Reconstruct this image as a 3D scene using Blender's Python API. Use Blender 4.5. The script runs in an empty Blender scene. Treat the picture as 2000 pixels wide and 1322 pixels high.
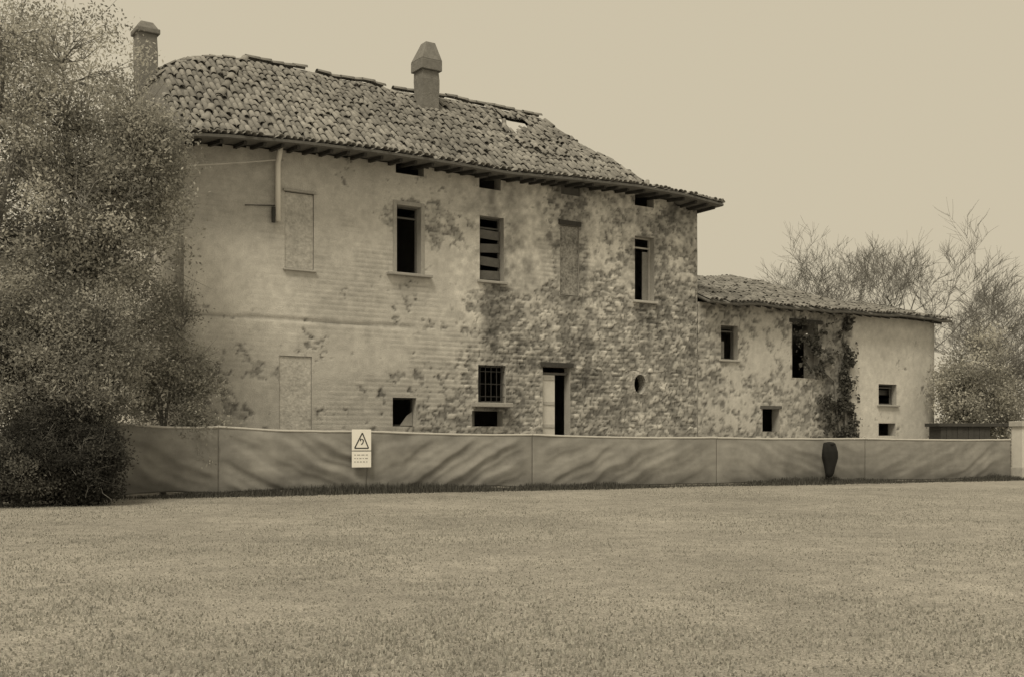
import bpy, math, random
import numpy as np
from mathutils import Matrix, Vector, Euler

random.seed(7)
RNG = np.random.default_rng(7)
scene = bpy.context.scene
COL = scene.collection

# ------------------------------------------------------------------ camera
F = 2150.0            # focal length in photo pixels (photo is 2000 x 1322)
CX, HOR = 1000.0, 850.0
CZ = 1.45
cam_d = bpy.data.cameras.new('camera')
cam = bpy.data.objects.new('camera', cam_d)
COL.objects.link(cam)
cam.location = (0, 0, CZ)
cam.rotation_euler = (math.radians(90), 0, 0)
cam_d.sensor_width = 36.0
cam_d.lens = F / 2000.0 * 36.0
cam_d.shift_y = (HOR - 661.0) / 2000.0
cam_d.clip_end = 3000
scene.camera = cam

# ------------------------------------------------------------------ sky, sun
SUN_EL, SUN_AZ = math.radians(56), math.radians(200)   # azimuth from +Y, clockwise
world = bpy.data.worlds.new('World')
scene.world = world
world.use_nodes = True
nt = world.node_tree
bg = nt.nodes['Background']
sky = nt.nodes.new('ShaderNodeTexSky')
sky.sky_type = 'NISHITA'
sky.sun_disc = False
sky.sun_elevation = SUN_EL
sky.sun_rotation = SUN_AZ
sky.air_density = 3.0
sky.dust_density = 6.0
bw = nt.nodes.new('ShaderNodeRGBToBW')
nt.links.new(sky.outputs[0], bw.inputs[0])
a1 = nt.nodes.new('ShaderNodeMath'); a1.operation = 'ADD'; a1.inputs[1].default_value = 4.0
nt.links.new(bw.outputs[0], a1.inputs[0])
dv = nt.nodes.new('ShaderNodeMath'); dv.operation = 'DIVIDE'
nt.links.new(bw.outputs[0], dv.inputs[0]); nt.links.new(a1.outputs[0], dv.inputs[1])
mr = nt.nodes.new('ShaderNodeMapRange')
mr.inputs['To Min'].default_value = 3.5
mr.inputs['To Max'].default_value = 4.0
nt.links.new(dv.outputs[0], mr.inputs['Value'])
vm = nt.nodes.new('ShaderNodeVectorMath'); vm.operation = 'SCALE'
vm.inputs[0].default_value = (1.0, 0.885, 0.655)        # cream overcast
nt.links.new(mr.outputs[0], vm.inputs['Scale'])
nt.links.new(vm.outputs[0], bg.inputs['Color'])
bg.inputs['Strength'].default_value = 0.1

sun_d = bpy.data.lights.new('sun', 'SUN')
sun_d.energy = 1.5
sun_d.angle = math.radians(20)
sun_d.color = (1.0, 0.895, 0.69)
sun = bpy.data.objects.new('sun', sun_d)
COL.objects.link(sun)
sd = Vector((math.sin(SUN_AZ) * math.cos(SUN_EL), math.cos(SUN_AZ) * math.cos(SUN_EL), math.sin(SUN_EL)))
sun.rotation_euler = sd.to_track_quat('Z', 'Y').to_euler()
sun.location = (-20, -20, 40)

vs = scene.view_settings
vs.view_transform = 'Standard'
vs.look = 'None'
vs.gamma = 1.0
vs.exposure = 0.7
vs.use_curve_mapping = False

# ------------------------------------------------------------------ helpers
def P(px, y):
    """world x of photo column px at depth y"""
    return (px - CX) / F * y

def PZ(py, y):
    return CZ + (HOR - py) / F * y

def tag(o, label=None, cat=None, group=None, kind=None):
    if label: o['label'] = label
    if cat: o['category'] = cat
    if group: o['group'] = group
    if kind: o['kind'] = kind
    return o

def empty(name, loc=(0, 0, 0), rz=0.0):
    o = bpy.data.objects.new(name, None)
    COL.objects.link(o)
    o.location = loc
    o.rotation_euler = (0, 0, rz)
    o.empty_display_size = 0.2
    return o

def link(name, me, mat=None, parent=None):
    o = bpy.data.objects.new(name, me)
    COL.objects.link(o)
    if mat is not None and not me.materials:
        me.materials.append(mat)
    o.parent = parent
    return o

def np_mesh(name, verts, faces, attr=None, smooth=False):
    """verts (N,3), faces (M,k) all the same size"""
    verts = np.asarray(verts, dtype=np.float32); faces = np.asarray(faces, dtype=np.int32)
    me = bpy.data.meshes.new(name)
    k = faces.shape[1]
    me.vertices.add(len(verts)); me.vertices.foreach_set('co', verts.ravel())
    me.loops.add(faces.size); me.loops.foreach_set('vertex_index', faces.ravel())
    me.polygons.add(len(faces))
    me.polygons.foreach_set('loop_start', np.arange(len(faces), dtype=np.int32) * k)
    me.polygons.foreach_set('loop_total', np.full(len(faces), k, dtype=np.int32))
    if smooth:
        me.polygons.foreach_set('use_smooth', np.ones(len(faces), dtype=bool))
    if attr is not None:
        a = me.attributes.new('alb', 'FLOAT', 'POINT')
        a.data.foreach_set('value', np.asarray(attr, dtype=np.float32))
    me.update(calc_edges=True)
    me.validate()
    return me

class MB:
    def __init__(s):
        s.v = []; s.f = []
    def box(s, x0, x1, y0, y1, z0, z1, M=None):
        n = len(s.v)
        c = [(x0,y0,z0),(x1,y0,z0),(x1,y1,z0),(x0,y1,z0),(x0,y0,z1),(x1,y0,z1),(x1,y1,z1),(x0,y1,z1)]
        if M is not None: c = [tuple(M @ Vector(p)) for p in c]
        s.v += c
        for q in ((3,2,1,0),(4,5,6,7),(0,1,5,4),(1,2,6,5),(2,3,7,6),(3,0,4,7)):
            s.f.append(tuple(n + i for i in q))
        return s
    def tube(s, pts, rads, n=6, cap=True):
        pts = [Vector(p) for p in pts]
        base = len(s.v)
        for i, p in enumerate(pts):
            d = (pts[min(i+1, len(pts)-1)] - pts[max(i-1, 0)])
            if d.length < 1e-9: d = Vector((0,0,1))
            d.normalize()
            u = d.cross(Vector((0.31,0.17,0.93)))
            if u.length < 1e-3: u = d.cross(Vector((1,0,0)))
            u.normalize(); w = d.cross(u)
            for k in range(n):
                a = 2*math.pi*k/n
                s.v.append(tuple(p + (u*math.cos(a) + w*math.sin(a))*rads[i]))
        for i in range(len(pts)-1):
            for k in range(n):
                a = base + i*n + k; b = base + i*n + (k+1) % n
                s.f.append((a, b, b+n, a+n))
        if cap:
            s.f.append(tuple(base + k for k in range(n))[::-1])
            s.f.append(tuple(base + (len(pts)-1)*n + k for k in range(n)))
        return s
    def lathe(s, prof, n=20, c=(0,0)):
        base = len(s.v)
        for (r, z) in prof:
            for k in range(n):
                a = 2*math.pi*k/n
                s.v.append((c[0] + r*math.cos(a), c[1] + r*math.sin(a), z))
        for i in range(len(prof)-1):
            for k in range(n):
                a = base + i*n + k; b = base + i*n + (k+1) % n
                s.f.append((a, b, b+n, a+n))
        s.f.append(tuple(base + k for k in range(n))[::-1])
        s.f.append(tuple(base + (len(prof)-1)*n + k for k in range(n)))
        return s
    def poly(s, pts):
        n = len(s.v); s.v += [tuple(p) for p in pts]; s.f.append(tuple(range(n, n+len(pts)))); return s
    def mesh(s, name, smooth=False):
        me = bpy.data.meshes.new(name)
        me.from_pydata(s.v, [], s.f)
        if smooth:
            for p in me.polygons: p.use_smooth = True
        me.update()
        return me
    def build(s, name, mat, parent=None, smooth=False, bevel=0.0):
        o = link(name, s.mesh(name, smooth), mat, parent)
        if bevel:
            m = o.modifiers.new('bevel', 'BEVEL'); m.width = bevel; m.segments = 2; m.limit_method = 'ANGLE'
        return o

# -------- numpy noise
LAT = np.random.default_rng(3).random((64, 256, 256)).astype(np.float32)
def vnoise(x, y, sc, seed=0):
    g = LAT[seed % 64]
    x = np.asarray(x, dtype=np.float64)*sc + 100.3 + seed*7.7; y = np.asarray(y, dtype=np.float64)*sc + 57.1 + seed*3.1
    xi = np.floor(x).astype(int); yi = np.floor(y).astype(int)
    fx = x - xi; fy = y - yi
    fx = fx*fx*(3-2*fx); fy = fy*fy*(3-2*fy)
    a = g[xi % 256, yi % 256]; b = g[(xi+1) % 256, yi % 256]
    c = g[xi % 256, (yi+1) % 256]; d = g[(xi+1) % 256, (yi+1) % 256]
    return (a*(1-fx)+b*fx)*(1-fy) + (c*(1-fx)+d*fx)*fy
def fbm(x, y, sc, seed=0, oc=4):
    t = 0; a = 0.5; n = 0
    for i in range(oc):
        t = t + a*vnoise(x, y, sc*2**i, seed+i); n += a; a *= 0.55
    return t/n
def stones(x, y, sx, sy, seed=0):
    """rubble: returns (distance to joint 0..1, random per stone)"""
    g = LAT[(seed+20) % 64]; g2 = LAT[(seed+21) % 64]; g3 = LAT[(seed+22) % 64]
    u = x/sx + 300; v = y/sy + 300
    row = np.floor(v)
    u = u + 0.5*(row % 2)
    ui = np.floor(u).astype(int); vi = np.floor(v).astype(int)
    d1 = np.full(x.shape, 9.0); d2 = np.full(x.shape, 9.0); rid = np.zeros(x.shape)
    for a in (-1, 0, 1):
        for b in (-1, 0, 1):
            cu = ui + a; cv = vi + b
            pu = cu + 0.5 + 0.75*(g[cu % 256, cv % 256]-0.5); pv = cv + 0.5 + 0.6*(g2[cu % 256, cv % 256]-0.5)
            d = np.hypot(u-pu, v-pv)
            r = g3[cu % 256, cv % 256]
            nearer = d < d1
            d2 = np.where(nearer, d1, np.minimum(d2, d))
            rid = np.where(nearer, r, rid)
            d1 = np.where(nearer, d, d1)
    return np.clip((d2-d1)*2.2, 0, 1), rid
def sst(a, b, x):
    t = np.clip((x-a)/(b-a), 0, 1); return t*t*(3-2*t)

# ------------------------------------------------------------------ materials
WARM = (1.0, 0.975, 0.92)
def nodemat(name):
    m = bpy.data.materials.new(name); m.use_nodes = True
    n = m.node_tree.nodes; l = m.node_tree.links
    return m, n, l, n['Principled BSDF']
def mat(name, alb, rough=0.85, var=0.25, sc=6.0, fine=60.0, bump=0.3, dist=0.02, attr=False, obj_rand=0.0, tint=WARM, spec=0.25):
    m, n, l, p = nodemat(name)
    p.inputs['Roughness'].default_value = rough
    p.inputs['Specular IOR Level'].default_value = spec
    tc = n.new('ShaderNodeTexCoord')
    n1 = n.new('ShaderNodeTexNoise'); n1.inputs['Scale'].default_value = sc; n1.inputs['Detail'].default_value = 8; n1.inputs['Roughness'].default_value = 0.65
    n2 = n.new('ShaderNodeTexNoise'); n2.inputs['Scale'].default_value = fine; n2.inputs['Detail'].default_value = 3
    l.new(tc.outputs['Object'], n1.inputs['Vector']); l.new(tc.outputs['Object'], n2.inputs['Vector'])
    ad = n.new('ShaderNodeMath'); ad.operation = 'ADD'
    l.new(n1.outputs[0], ad.inputs[0]); l.new(n2.outputs[0], ad.inputs[1])
    r = n.new('ShaderNodeMapRange')
    r.inputs['From Min'].default_value = 0.6; r.inputs['From Max'].default_value = 1.4
    r.inputs['To Min'].default_value = 1-var; r.inputs['To Max'].default_value = 1+var
    l.new(ad.outputs[0], r.inputs['Value'])
    val = r.outputs[0]
    def mul(a, b):
        q = n.new('ShaderNodeMath'); q.operation = 'MULTIPLY'
        l.new(a, q.inputs[0])
        if isinstance(b, float): q.inputs[1].default_value = b
        else: l.new(b, q.inputs[1])
        return q.outputs[0]
    if attr:
        at = n.new('ShaderNodeAttribute'); at.attribute_name = 'alb'
        val = mul(val, at.outputs['Fac'])
    val = mul(val, float(alb))
    if obj_rand:
        oi = n.new('ShaderNodeObjectInfo')
        r2 = n.new('ShaderNodeMapRange'); r2.inputs['To Min'].default_value = 1-obj_rand; r2.inputs['To Max'].default_value = 1+obj_rand
        l.new(oi.outputs['Random'], r2.inputs['Value'])
        val = mul(val, r2.outputs[0])
    v = n.new('ShaderNodeVectorMath'); v.operation = 'SCALE'; v.inputs[0].default_value = tint
    l.new(val, v.inputs['Scale'])
    l.new(v.outputs[0], p.inputs['Base Color'])
    if bump:
        b = n.new('ShaderNodeBump'); b.inputs['Strength'].default_value = bump; b.inputs['Distance'].default_value = dist
        l.new(ad.outputs[0], b.inputs['Height']); l.new(b.outputs[0], p.inputs['Normal'])
    return m

M = {}
M['facade'] = mat('facade_plaster_and_rubble', 1.0, 0.92, 0.22, 3.0, 34.0, 0.5, 0.02, attr=True)
M['roofslab'] = mat('roof_underlay', 0.16, 0.95, 0.3, 5.0, 40.0, 0.5)
M['tile'] = mat('clay_tile', 0.25, 0.9, 0.35, 5.0, 30.0, 0.4, 0.01, obj_rand=0.18)
M['tiles'] = mat('clay_tile_field', 1.0, 0.9, 0.3, 5.0, 30.0, 0.4, 0.01, attr=True)
M['timber'] = mat('weathered_timber', 0.13, 0.85, 0.35, 8.0, 60.0, 0.4, obj_rand=0.2)
M['darktimber'] = mat('dark_timber', 0.06, 0.85, 0.35, 8.0, 60.0, 0.4)
M['pale'] = mat('pale_paint', 0.62, 0.7, 0.12, 5.0, 50.0, 0.15)
M['palewood'] = mat('pale_worn_paint', 0.46, 0.8, 0.22, 6.0, 50.0, 0.3)
M['grey'] = mat('grey_worn_boards', 0.26, 0.85, 0.3, 6.0, 50.0, 0.3, obj_rand=0.15)
M['infill'] = mat('rendered_infill', 0.48, 0.92, 0.38, 1.6, 14.0, 0.5, 0.04)
M['infill_ring'] = mat('oculus_masonry', 0.36, 0.92, 0.7, 3.5, 16.0, 0.8, 0.05)
M['infill_dark'] = mat('stained_infill', 0.27, 0.92, 0.75, 2.2, 14.0, 0.7, 0.04)
M['stone'] = mat('sill_stone', 0.42, 0.9, 0.22, 8.0, 60.0, 0.4, obj_rand=0.12)
M['coping'] = mat('coping_stone', 0.5, 0.9, 0.22, 6.0, 50.0, 0.5, obj_rand=0.14)
M['brick'] = mat('chimney_masonry', 0.2, 0.92, 0.35, 7.0, 40.0, 0.6)
M['iron'] = mat('dark_iron', 0.04, 0.6, 0.2, 10.0, 60.0, 0.2)
M['black'] = mat('black_plastic', 0.01, 0.8, 0.2, 5.0, 40.0, 0.1, spec=0.4)
M['sign'] = mat('sign_white', 0.85, 0.5, 0.05, 5.0, 60.0, 0.0)
M['ink'] = mat('sign_ink', 0.05, 0.6, 0.05, 5.0, 60.0, 0.0)
M['inkgrey'] = mat('sign_ink_faded', 0.3, 0.6, 0.05, 5.0, 60.0, 0.0)
M['metal'] = mat('galvanised_post', 0.35, 0.5, 0.15, 8.0, 60.0, 0.05)
M['bark'] = mat('bark', 0.2, 0.95, 0.35, 6.0, 40.0, 0.7, 0.03)
M['twig'] = mat('pale_twig_bark', 0.17, 0.95, 0.25, 6.0, 40.0, 0.3)
M['cable'] = mat('pale_cable', 0.6, 0.6, 0.1, 5.0, 40.0, 0.0)
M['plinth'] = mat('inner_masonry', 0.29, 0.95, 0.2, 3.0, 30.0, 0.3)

def leafmat(name):
    m, n, l, p = nodemat(name)
    p.inputs['Roughness'].default_value = 0.75
    p.inputs['Specular IOR Level'].default_value = 0.2
    at = n.new('ShaderNodeAttribute'); at.attribute_name = 'alb'
    v = n.new('ShaderNodeVectorMath'); v.operation = 'SCALE'; v.inputs[0].default_value = (1.0, 0.98, 0.9)
    l.new(at.outputs['Fac'], v.inputs['Scale'])
    l.new(v.outputs[0], p.inputs['Base Color'])
    tr = n.new('ShaderNodeBsdfTranslucent'); l.new(v.outputs[0], tr.inputs['Color'])
    mx = n.new('ShaderNodeMixShader'); mx.inputs[0].default_value = 0.5
    l.new(p.outputs[0], mx.inputs[1]); l.new(tr.outputs[0], mx.inputs[2])
    l.new(mx.outputs[0], n['Material Output'].inputs['Surface'])
    return m
M['leaf'] = leafmat('leaf')
M['hem'] = mat('netting_hem', 0.5, 0.9, 0.15, 6.0, 60.0, 0.2)
def fabricmat():
    m = mat('site_netting', 1.0, 0.95, 0.16, 4.0, 70.0, 0.25, 0.01, attr=True, spec=0.1)
    n = m.node_tree.nodes; l = m.node_tree.links; p = n['Principled BSDF']
    tr = n.new('ShaderNodeBsdfTranslucent')
    l.new(p.inputs['Base Color'].links[0].from_socket, tr.inputs['Color'])
    mx = n.new('ShaderNodeMixShader'); mx.inputs[0].default_value = 0.18
    l.new(p.outputs[0], mx.inputs[1]); l.new(tr.outputs[0], mx.inputs[2])
    l.new(mx.outputs[0], n['Material Output'].inputs['Surface'])
    return m
M['fabric'] = fabricmat()

def groundmat():
    m, n, l, p = nodemat('dusty_ground')
    p.inputs['Roughness'].default_value = 0.95
    p.inputs['Specular IOR Level'].default_value = 0.15
    tc = n.new('ShaderNodeTexCoord')
    def noise(sc, det, rough=0.6, stretch=None):
        t = n.new('ShaderNodeTexNoise'); t.inputs['Scale'].default_value = sc; t.inputs['Detail'].default_value = det; t.inputs['Roughness'].default_value = rough
        if stretch:
            mp = n.new('ShaderNodeMapping'); mp.inputs['Scale'].default_value = stretch
            mp.inputs['Rotation'].default_value = (0, 0, math.radians(-20))
            l.new(tc.outputs['Object'], mp.inputs[0]); l.new(mp.outputs[0], t.inputs['Vector'])
        else: l.new(tc.outputs['Object'], t.inputs['Vector'])
        return t.outputs[0]
    def mrange(o, a, b, c, d):
        r = n.new('ShaderNodeMapRange'); r.inputs['From Min'].default_value = a; r.inputs['From Max'].default_value = b
        r.inputs['To Min'].default_value = c; r.inputs['To Max'].default_value = d; l.new(o, r.inputs['Value']); return r.outputs[0]
    def mul(a, b):
        q = n.new('ShaderNodeMath'); q.operation = 'MULTIPLY'; l.new(a, q.inputs[0]); l.new(b, q.inputs[1]); return q.outputs[0]
    big = mrange(noise(0.30, 4, 0.6), 0.3, 0.7, 0.78, 1.2)
    mid = mrange(noise(2.6, 6, 0.7), 0.3, 0.7, 0.78, 1.22)
    fin_n = noise(42, 4, 0.75)
    fin = mrange(fin_n, 0.35, 0.65, 0.6, 1.4)
    vo = n.new('ShaderNodeTexVoronoi'); vo.inputs['Scale'].default_value = 55; l.new(tc.outputs['Object'], vo.inputs['Vector'])
    grit = mrange(vo.outputs['Distance'], 0.1, 0.6, 1.15, 0.8)
    v = mul(mul(big, mid), mul(fin, grit))
    s = n.new('ShaderNodeVectorMath'); s.operation = 'SCALE'; s.inputs[0].default_value = (0.35, 0.332, 0.30)
    l.new(v, s.inputs['Scale']); l.new(s.outputs[0], p.inputs['Base Color'])
    ad = n.new('ShaderNodeMath'); ad.operation = 'ADD'; l.new(fin_n, ad.inputs[0]); l.new(mid, ad.inputs[1])
    b = n.new('ShaderNodeBump'); b.inputs['Strength'].default_value = 0.5; b.inputs['Distance'].default_value = 0.03
    l.new(ad.outputs[0], b.inputs['Height']); l.new(b.outputs[0], p.inputs['Normal'])
    return m
M['ground'] = groundmat()

# ------------------------------------------------------------------ ground
# dense grid near the camera with gentle bumps, coarse towards the horizon
gx = np.concatenate([[-900, -300, -100, -50], np.arange(-30, 30.01, 0.4), [50, 100, 300, 900]])
gy = np.concatenate([[-300, -60, -20], np.arange(-4, 50.01, 0.4), [70, 120, 300, 900, 1500]])
GX, GY = np.meshgrid(gx, gy)
GZ = (fbm(GX, GY, 0.5, 31)-0.5)*0.05*np.exp(-(np.hypot(GX, GY-15)/30)**4)
idx = np.arange(GX.size).reshape(GX.shape)
fc = np.stack([idx[:-1,:-1].ravel(), idx[:-1,1:].ravel(), idx[1:,1:].ravel(), idx[1:,:-1].ravel()], 1)
ground = link('ground', np_mesh('ground', np.stack([GX.ravel(), GY.ravel(), GZ.ravel()], 1), fc, smooth=True), M['ground'])
tag(ground, kind='structure')
def gz(x, y):
    return float((fbm(np.array([x]), np.array([y]), 0.5, 31)[0]-0.5)*0.05)

# ------------------------------------------------------------------ house frame
CT, ST = 0.830, 0.558
TH = math.atan2(ST, CT)
HX, HY = -8.2, 27.5          # left front corner of the farmhouse
def fac(px, py, t=0.0):
    """photo pixel -> (s along facade, z) on the plane t metres behind the facade"""
    k = (px - CX) / F
    s = (k*(HY + CT*t) - HX + ST*t) / (CT - k*ST)
    y = HY + ST*s + CT*t
    return s, CZ + (HOR-py)/F*y
def local_to_world(s, t, z):
    return Vector((HX + CT*s - ST*t, HY + ST*s + CT*t, z))
L = fac(1362, 500)[0]
D = 9.0
O = 0.95                       # eaves overhang
ZR = 12.72
SL, SR = 3.3, L-3.3           # ends of the ridge
ev = [fac(px, py, -O) for px, py in ((335,258),(450,263),(560,272),(700,288),(830,307),(1000,336),(1130,348),(1250,362),(1340,378),(1412,398))]
EVS = np.array([e[0] for e in ev]); EVZ = np.array([e[1] for e in ev])
S0, S1 = float(EVS[0]), float(EVS[-1])
def ze(s): return np.interp(s, EVS, EVZ)
def prof(e, x, run):
    """height x metres in from the eaves edge: nearly flat over the overhang, then the roof pitch"""
    k = 1.25
    lo = e + 0.10*np.minimum(x, k)
    return lo + np.maximum(x-k, 0)*(ZR-e-0.10*k)/(run-k)
# the left end is nearly a gable: a steep clipped hip under a drooping ridge
LHS = [S0, -0.15, 0.4, 1.5, 2.4, 3.3]; LHZ = [float(EVZ[0]), float(EVZ[0])+0.45, 11.55, 12.25, 12.5, ZR+0.1]
def planes(s, t):
    e = ze(s)
    return (prof(e, np.minimum(t+O, D+O-t), D/2+O), np.interp(s, LHS, LHZ), prof(EVZ[-1], S1-s, S1-SR))
def roofz(s, t):
    s = np.asarray(s, dtype=float); t = np.asarray(t, dtype=float)
    a = np.minimum(t+O, D+O-t)/(D/2+O)
    zf, zl, zr = planes(s, t)
    w = (fbm(s, t, 0.45, 12)-0.5)*0.28*np.clip(a*3, 0.15, 1)
    return np.minimum(np.minimum(zf, zl), zr) + w
# hole in the roof, just below the ridge
ha = fac(972, 245, 3.9)[0]; hb = fac(1028, 245, 3.9)[0]
def in_hole(s, t):
    s = np.asarray(s); t = np.asarray(t)
    f = (t > D/2-1.45+0.55*(s-ha)) & (t < D/2-0.42) & (s > ha) & (s < hb)
    b = (t > D/2+0.10) & (t < D/2+1.1) & (s > ha) & (s < hb+1.8)
    return f | b

# ------------------------------------------------------------------ wall sheets
def lines(a, b, step, edges):
    u = list(np.arange(a, b, step)) + [b]
    edges = [e for e in edges if a < e < b]
    u = [x for x in u if all(abs(x-e) > step*0.45 for e in edges)] + edges
    return np.array(sorted(set(u)))
def wall_sheet(name, L_, z0, z1, openings, step, relief, parent, m, depth=0.35, top=None, M4=None, thick=None):
    """a wall face in local (x, z) at y=0, facing -y, with real openings and reveals"""
    us = lines(0, L_, step, [e for o in openings for e in o[:2]])
    zs = lines(z0, z1, step, [e for o in openings for e in o[2:4]])
    U, Z = np.meshgrid(us, zs)
    h, alb = relief(U, Z)
    for o in openings:
        dx = np.maximum(np.maximum(o[0]-U, U-o[1]), 0); dz = np.maximum(np.maximum(o[2]-Z, Z-o[3]), 0)
        d = np.maximum(dx, dz)
        h = h*sst(0.0, 0.12, d)
    V = np.stack([U, -h, Z], -1).reshape(-1, 3)
    ix = np.arange(U.size).reshape(U.shape)
    uc = (us[:-1]+us[1:])/2; zc = (zs[:-1]+zs[1:])/2
    UC, ZC = np.meshgrid(uc, zc)
    keep = np.ones(UC.shape, bool)
    for o in openings:
        keep &= ~((UC > o[0]) & (UC < o[1]) & (ZC > o[2]) & (ZC < o[3]))
    if top is not None: keep &= ZC < top(UC)
    fq = np.stack([ix[:-1,:-1], ix[:-1,1:], ix[1:,1:], ix[1:,:-1]], -1)[keep]
    al = alb.ravel()
    Vx, Fx, Ax = [], [], []
    n = len(V)
    for o in openings:
        a, b, c, d = o[:4]
        y0, y1 = -0.002, (o[4] if len(o) > 4 else depth)
        for q in (((a,y0,c),(b,y0,c),(b,y1,c),(a,y1,c)), ((a,y1,d),(b,y1,d),(b,y0,d),(a,y0,d)),
                  ((a,y0,c),(a,y1,c),(a,y1,d),(a,y0,d)), ((b,y1,c),(b,y0,c),(b,y0,d),(b,y1,d))):
            Fx.append([n+len(Vx)+i for i in range(4)]); Vx += list(q); Ax += [0.4]*4
    if Vx:
        V = np.concatenate([V, np.array(Vx)]); fq = np.concatenate([fq, np.array(Fx)]); al = np.concatenate([al, np.array(Ax)])
    me = np_mesh(name, V, fq, al, smooth=False)
    o = link(name, me, m, parent)
    if M4 is not None: o.matrix_local = M4
    return o

def rubble(U, Z, expose, seed, plaster=0.58, stone_lo=0.2, stone_hi=0.55, sx=0.24, sy=0.14, deep=0.035):
    """plaster over rubble; expose 0..1 says where the plaster has gone"""
    wx = (fbm(U, Z, 1.6, seed+4)-0.5)*0.25; wz = (fbm(U, Z, 1.6, seed+9)-0.5)*0.2
    d, rid = stones(U+wx, Z+wz, sx, sy, seed)
    n1 = fbm(U, Z, 0.9, seed+1, 5); n2 = fbm(U, Z, 4.5, seed+6, 4)
    n3 = fbm(U, Z, 9.0, seed+25, 3)
    gone = sst(0.44, 0.62, expose*0.72 + (n1-0.5)*1.0 + (n2-0.5)*0.75 + (n3-0.5)*0.55)
    body = sst(0.05, 0.4, d)
    hs = -deep + body*(0.012 + 0.03*rid)
    hp = (fbm(U, Z, 0.7, seed+13)-0.5)*0.03 + (n2-0.5)*0.008
    h = hp*(1-gone) + hs*gone
    as_ = (stone_lo + (stone_hi-stone_lo)*rid)*(0.55+0.45*body)
    ap = plaster*(0.80+0.4*fbm(U, Z, 0.45, seed+17, 5))
    rim = np.exp(-((gone-0.5)/0.22)**2)
    a = ap*(1-gone) + as_*gone
    a = a*(1-0.12*rim)
    a = a*(0.86+0.28*n3)*(0.9+0.2*n2)
    return h, np.clip(a, 0.04, 0.75)

# ------------------------------------------------------------------ main farmhouse
house = empty('farmhouse', (HX, HY, 0), TH)
tag(house, 'large two-storey derelict farmhouse with hipped tile roof, tall chimney and peeling plaster', 'house')

def opx(x0, y0, x1, y1, depth=0.35):
    a = fac(x0, y0); b = fac(x1, y1)
    zt = (a[1] + fac(x1, y0)[1])/2; zb = (fac(x0, y1)[1] + b[1])/2
    return [a[0], b[0], zb, zt, depth]
W0 = opx(556, 377, 613, 526, 0.06)
W1 = opx(775, 403, 822, 535)
W2 = opx(937, 424, 984, 549)
W3 = opx(1094, 441, 1131, 578, 0.10)
W4 = opx(1240, 463, 1278, 588)
G0 = opx(545, 695, 609, 900, 0.07); G0[2] = 0.05
G1 = opx(767, 776, 813, 832)
G2 = opx(934, 713, 988, 786, 0.22)
G3 = opx(1060, 716, 1114, 900, 0.32); G3[2] = 0.05
GS = opx(922, 802, 982, 832, 0.3)         # low cellar opening under the barred window
oc = fac(1250, 750); OR = 0.27
G4 = [oc[0]-0.325, oc[0]+0.325, oc[1]-0.325, oc[1]+0.325, 0.02]
A1 = opx(773, 316, 828, 342); A2 = opx(936, 346, 978, 370); A3 = opx(1096, 362, 1134, 382, 0.12); A4 = opx(1240, 380, 1277, 404)
front_open = [W0, W1, W2, W3, W4, G0, G1, G2, G3, GS, G4, A1, A2, A3, A4]

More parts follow.
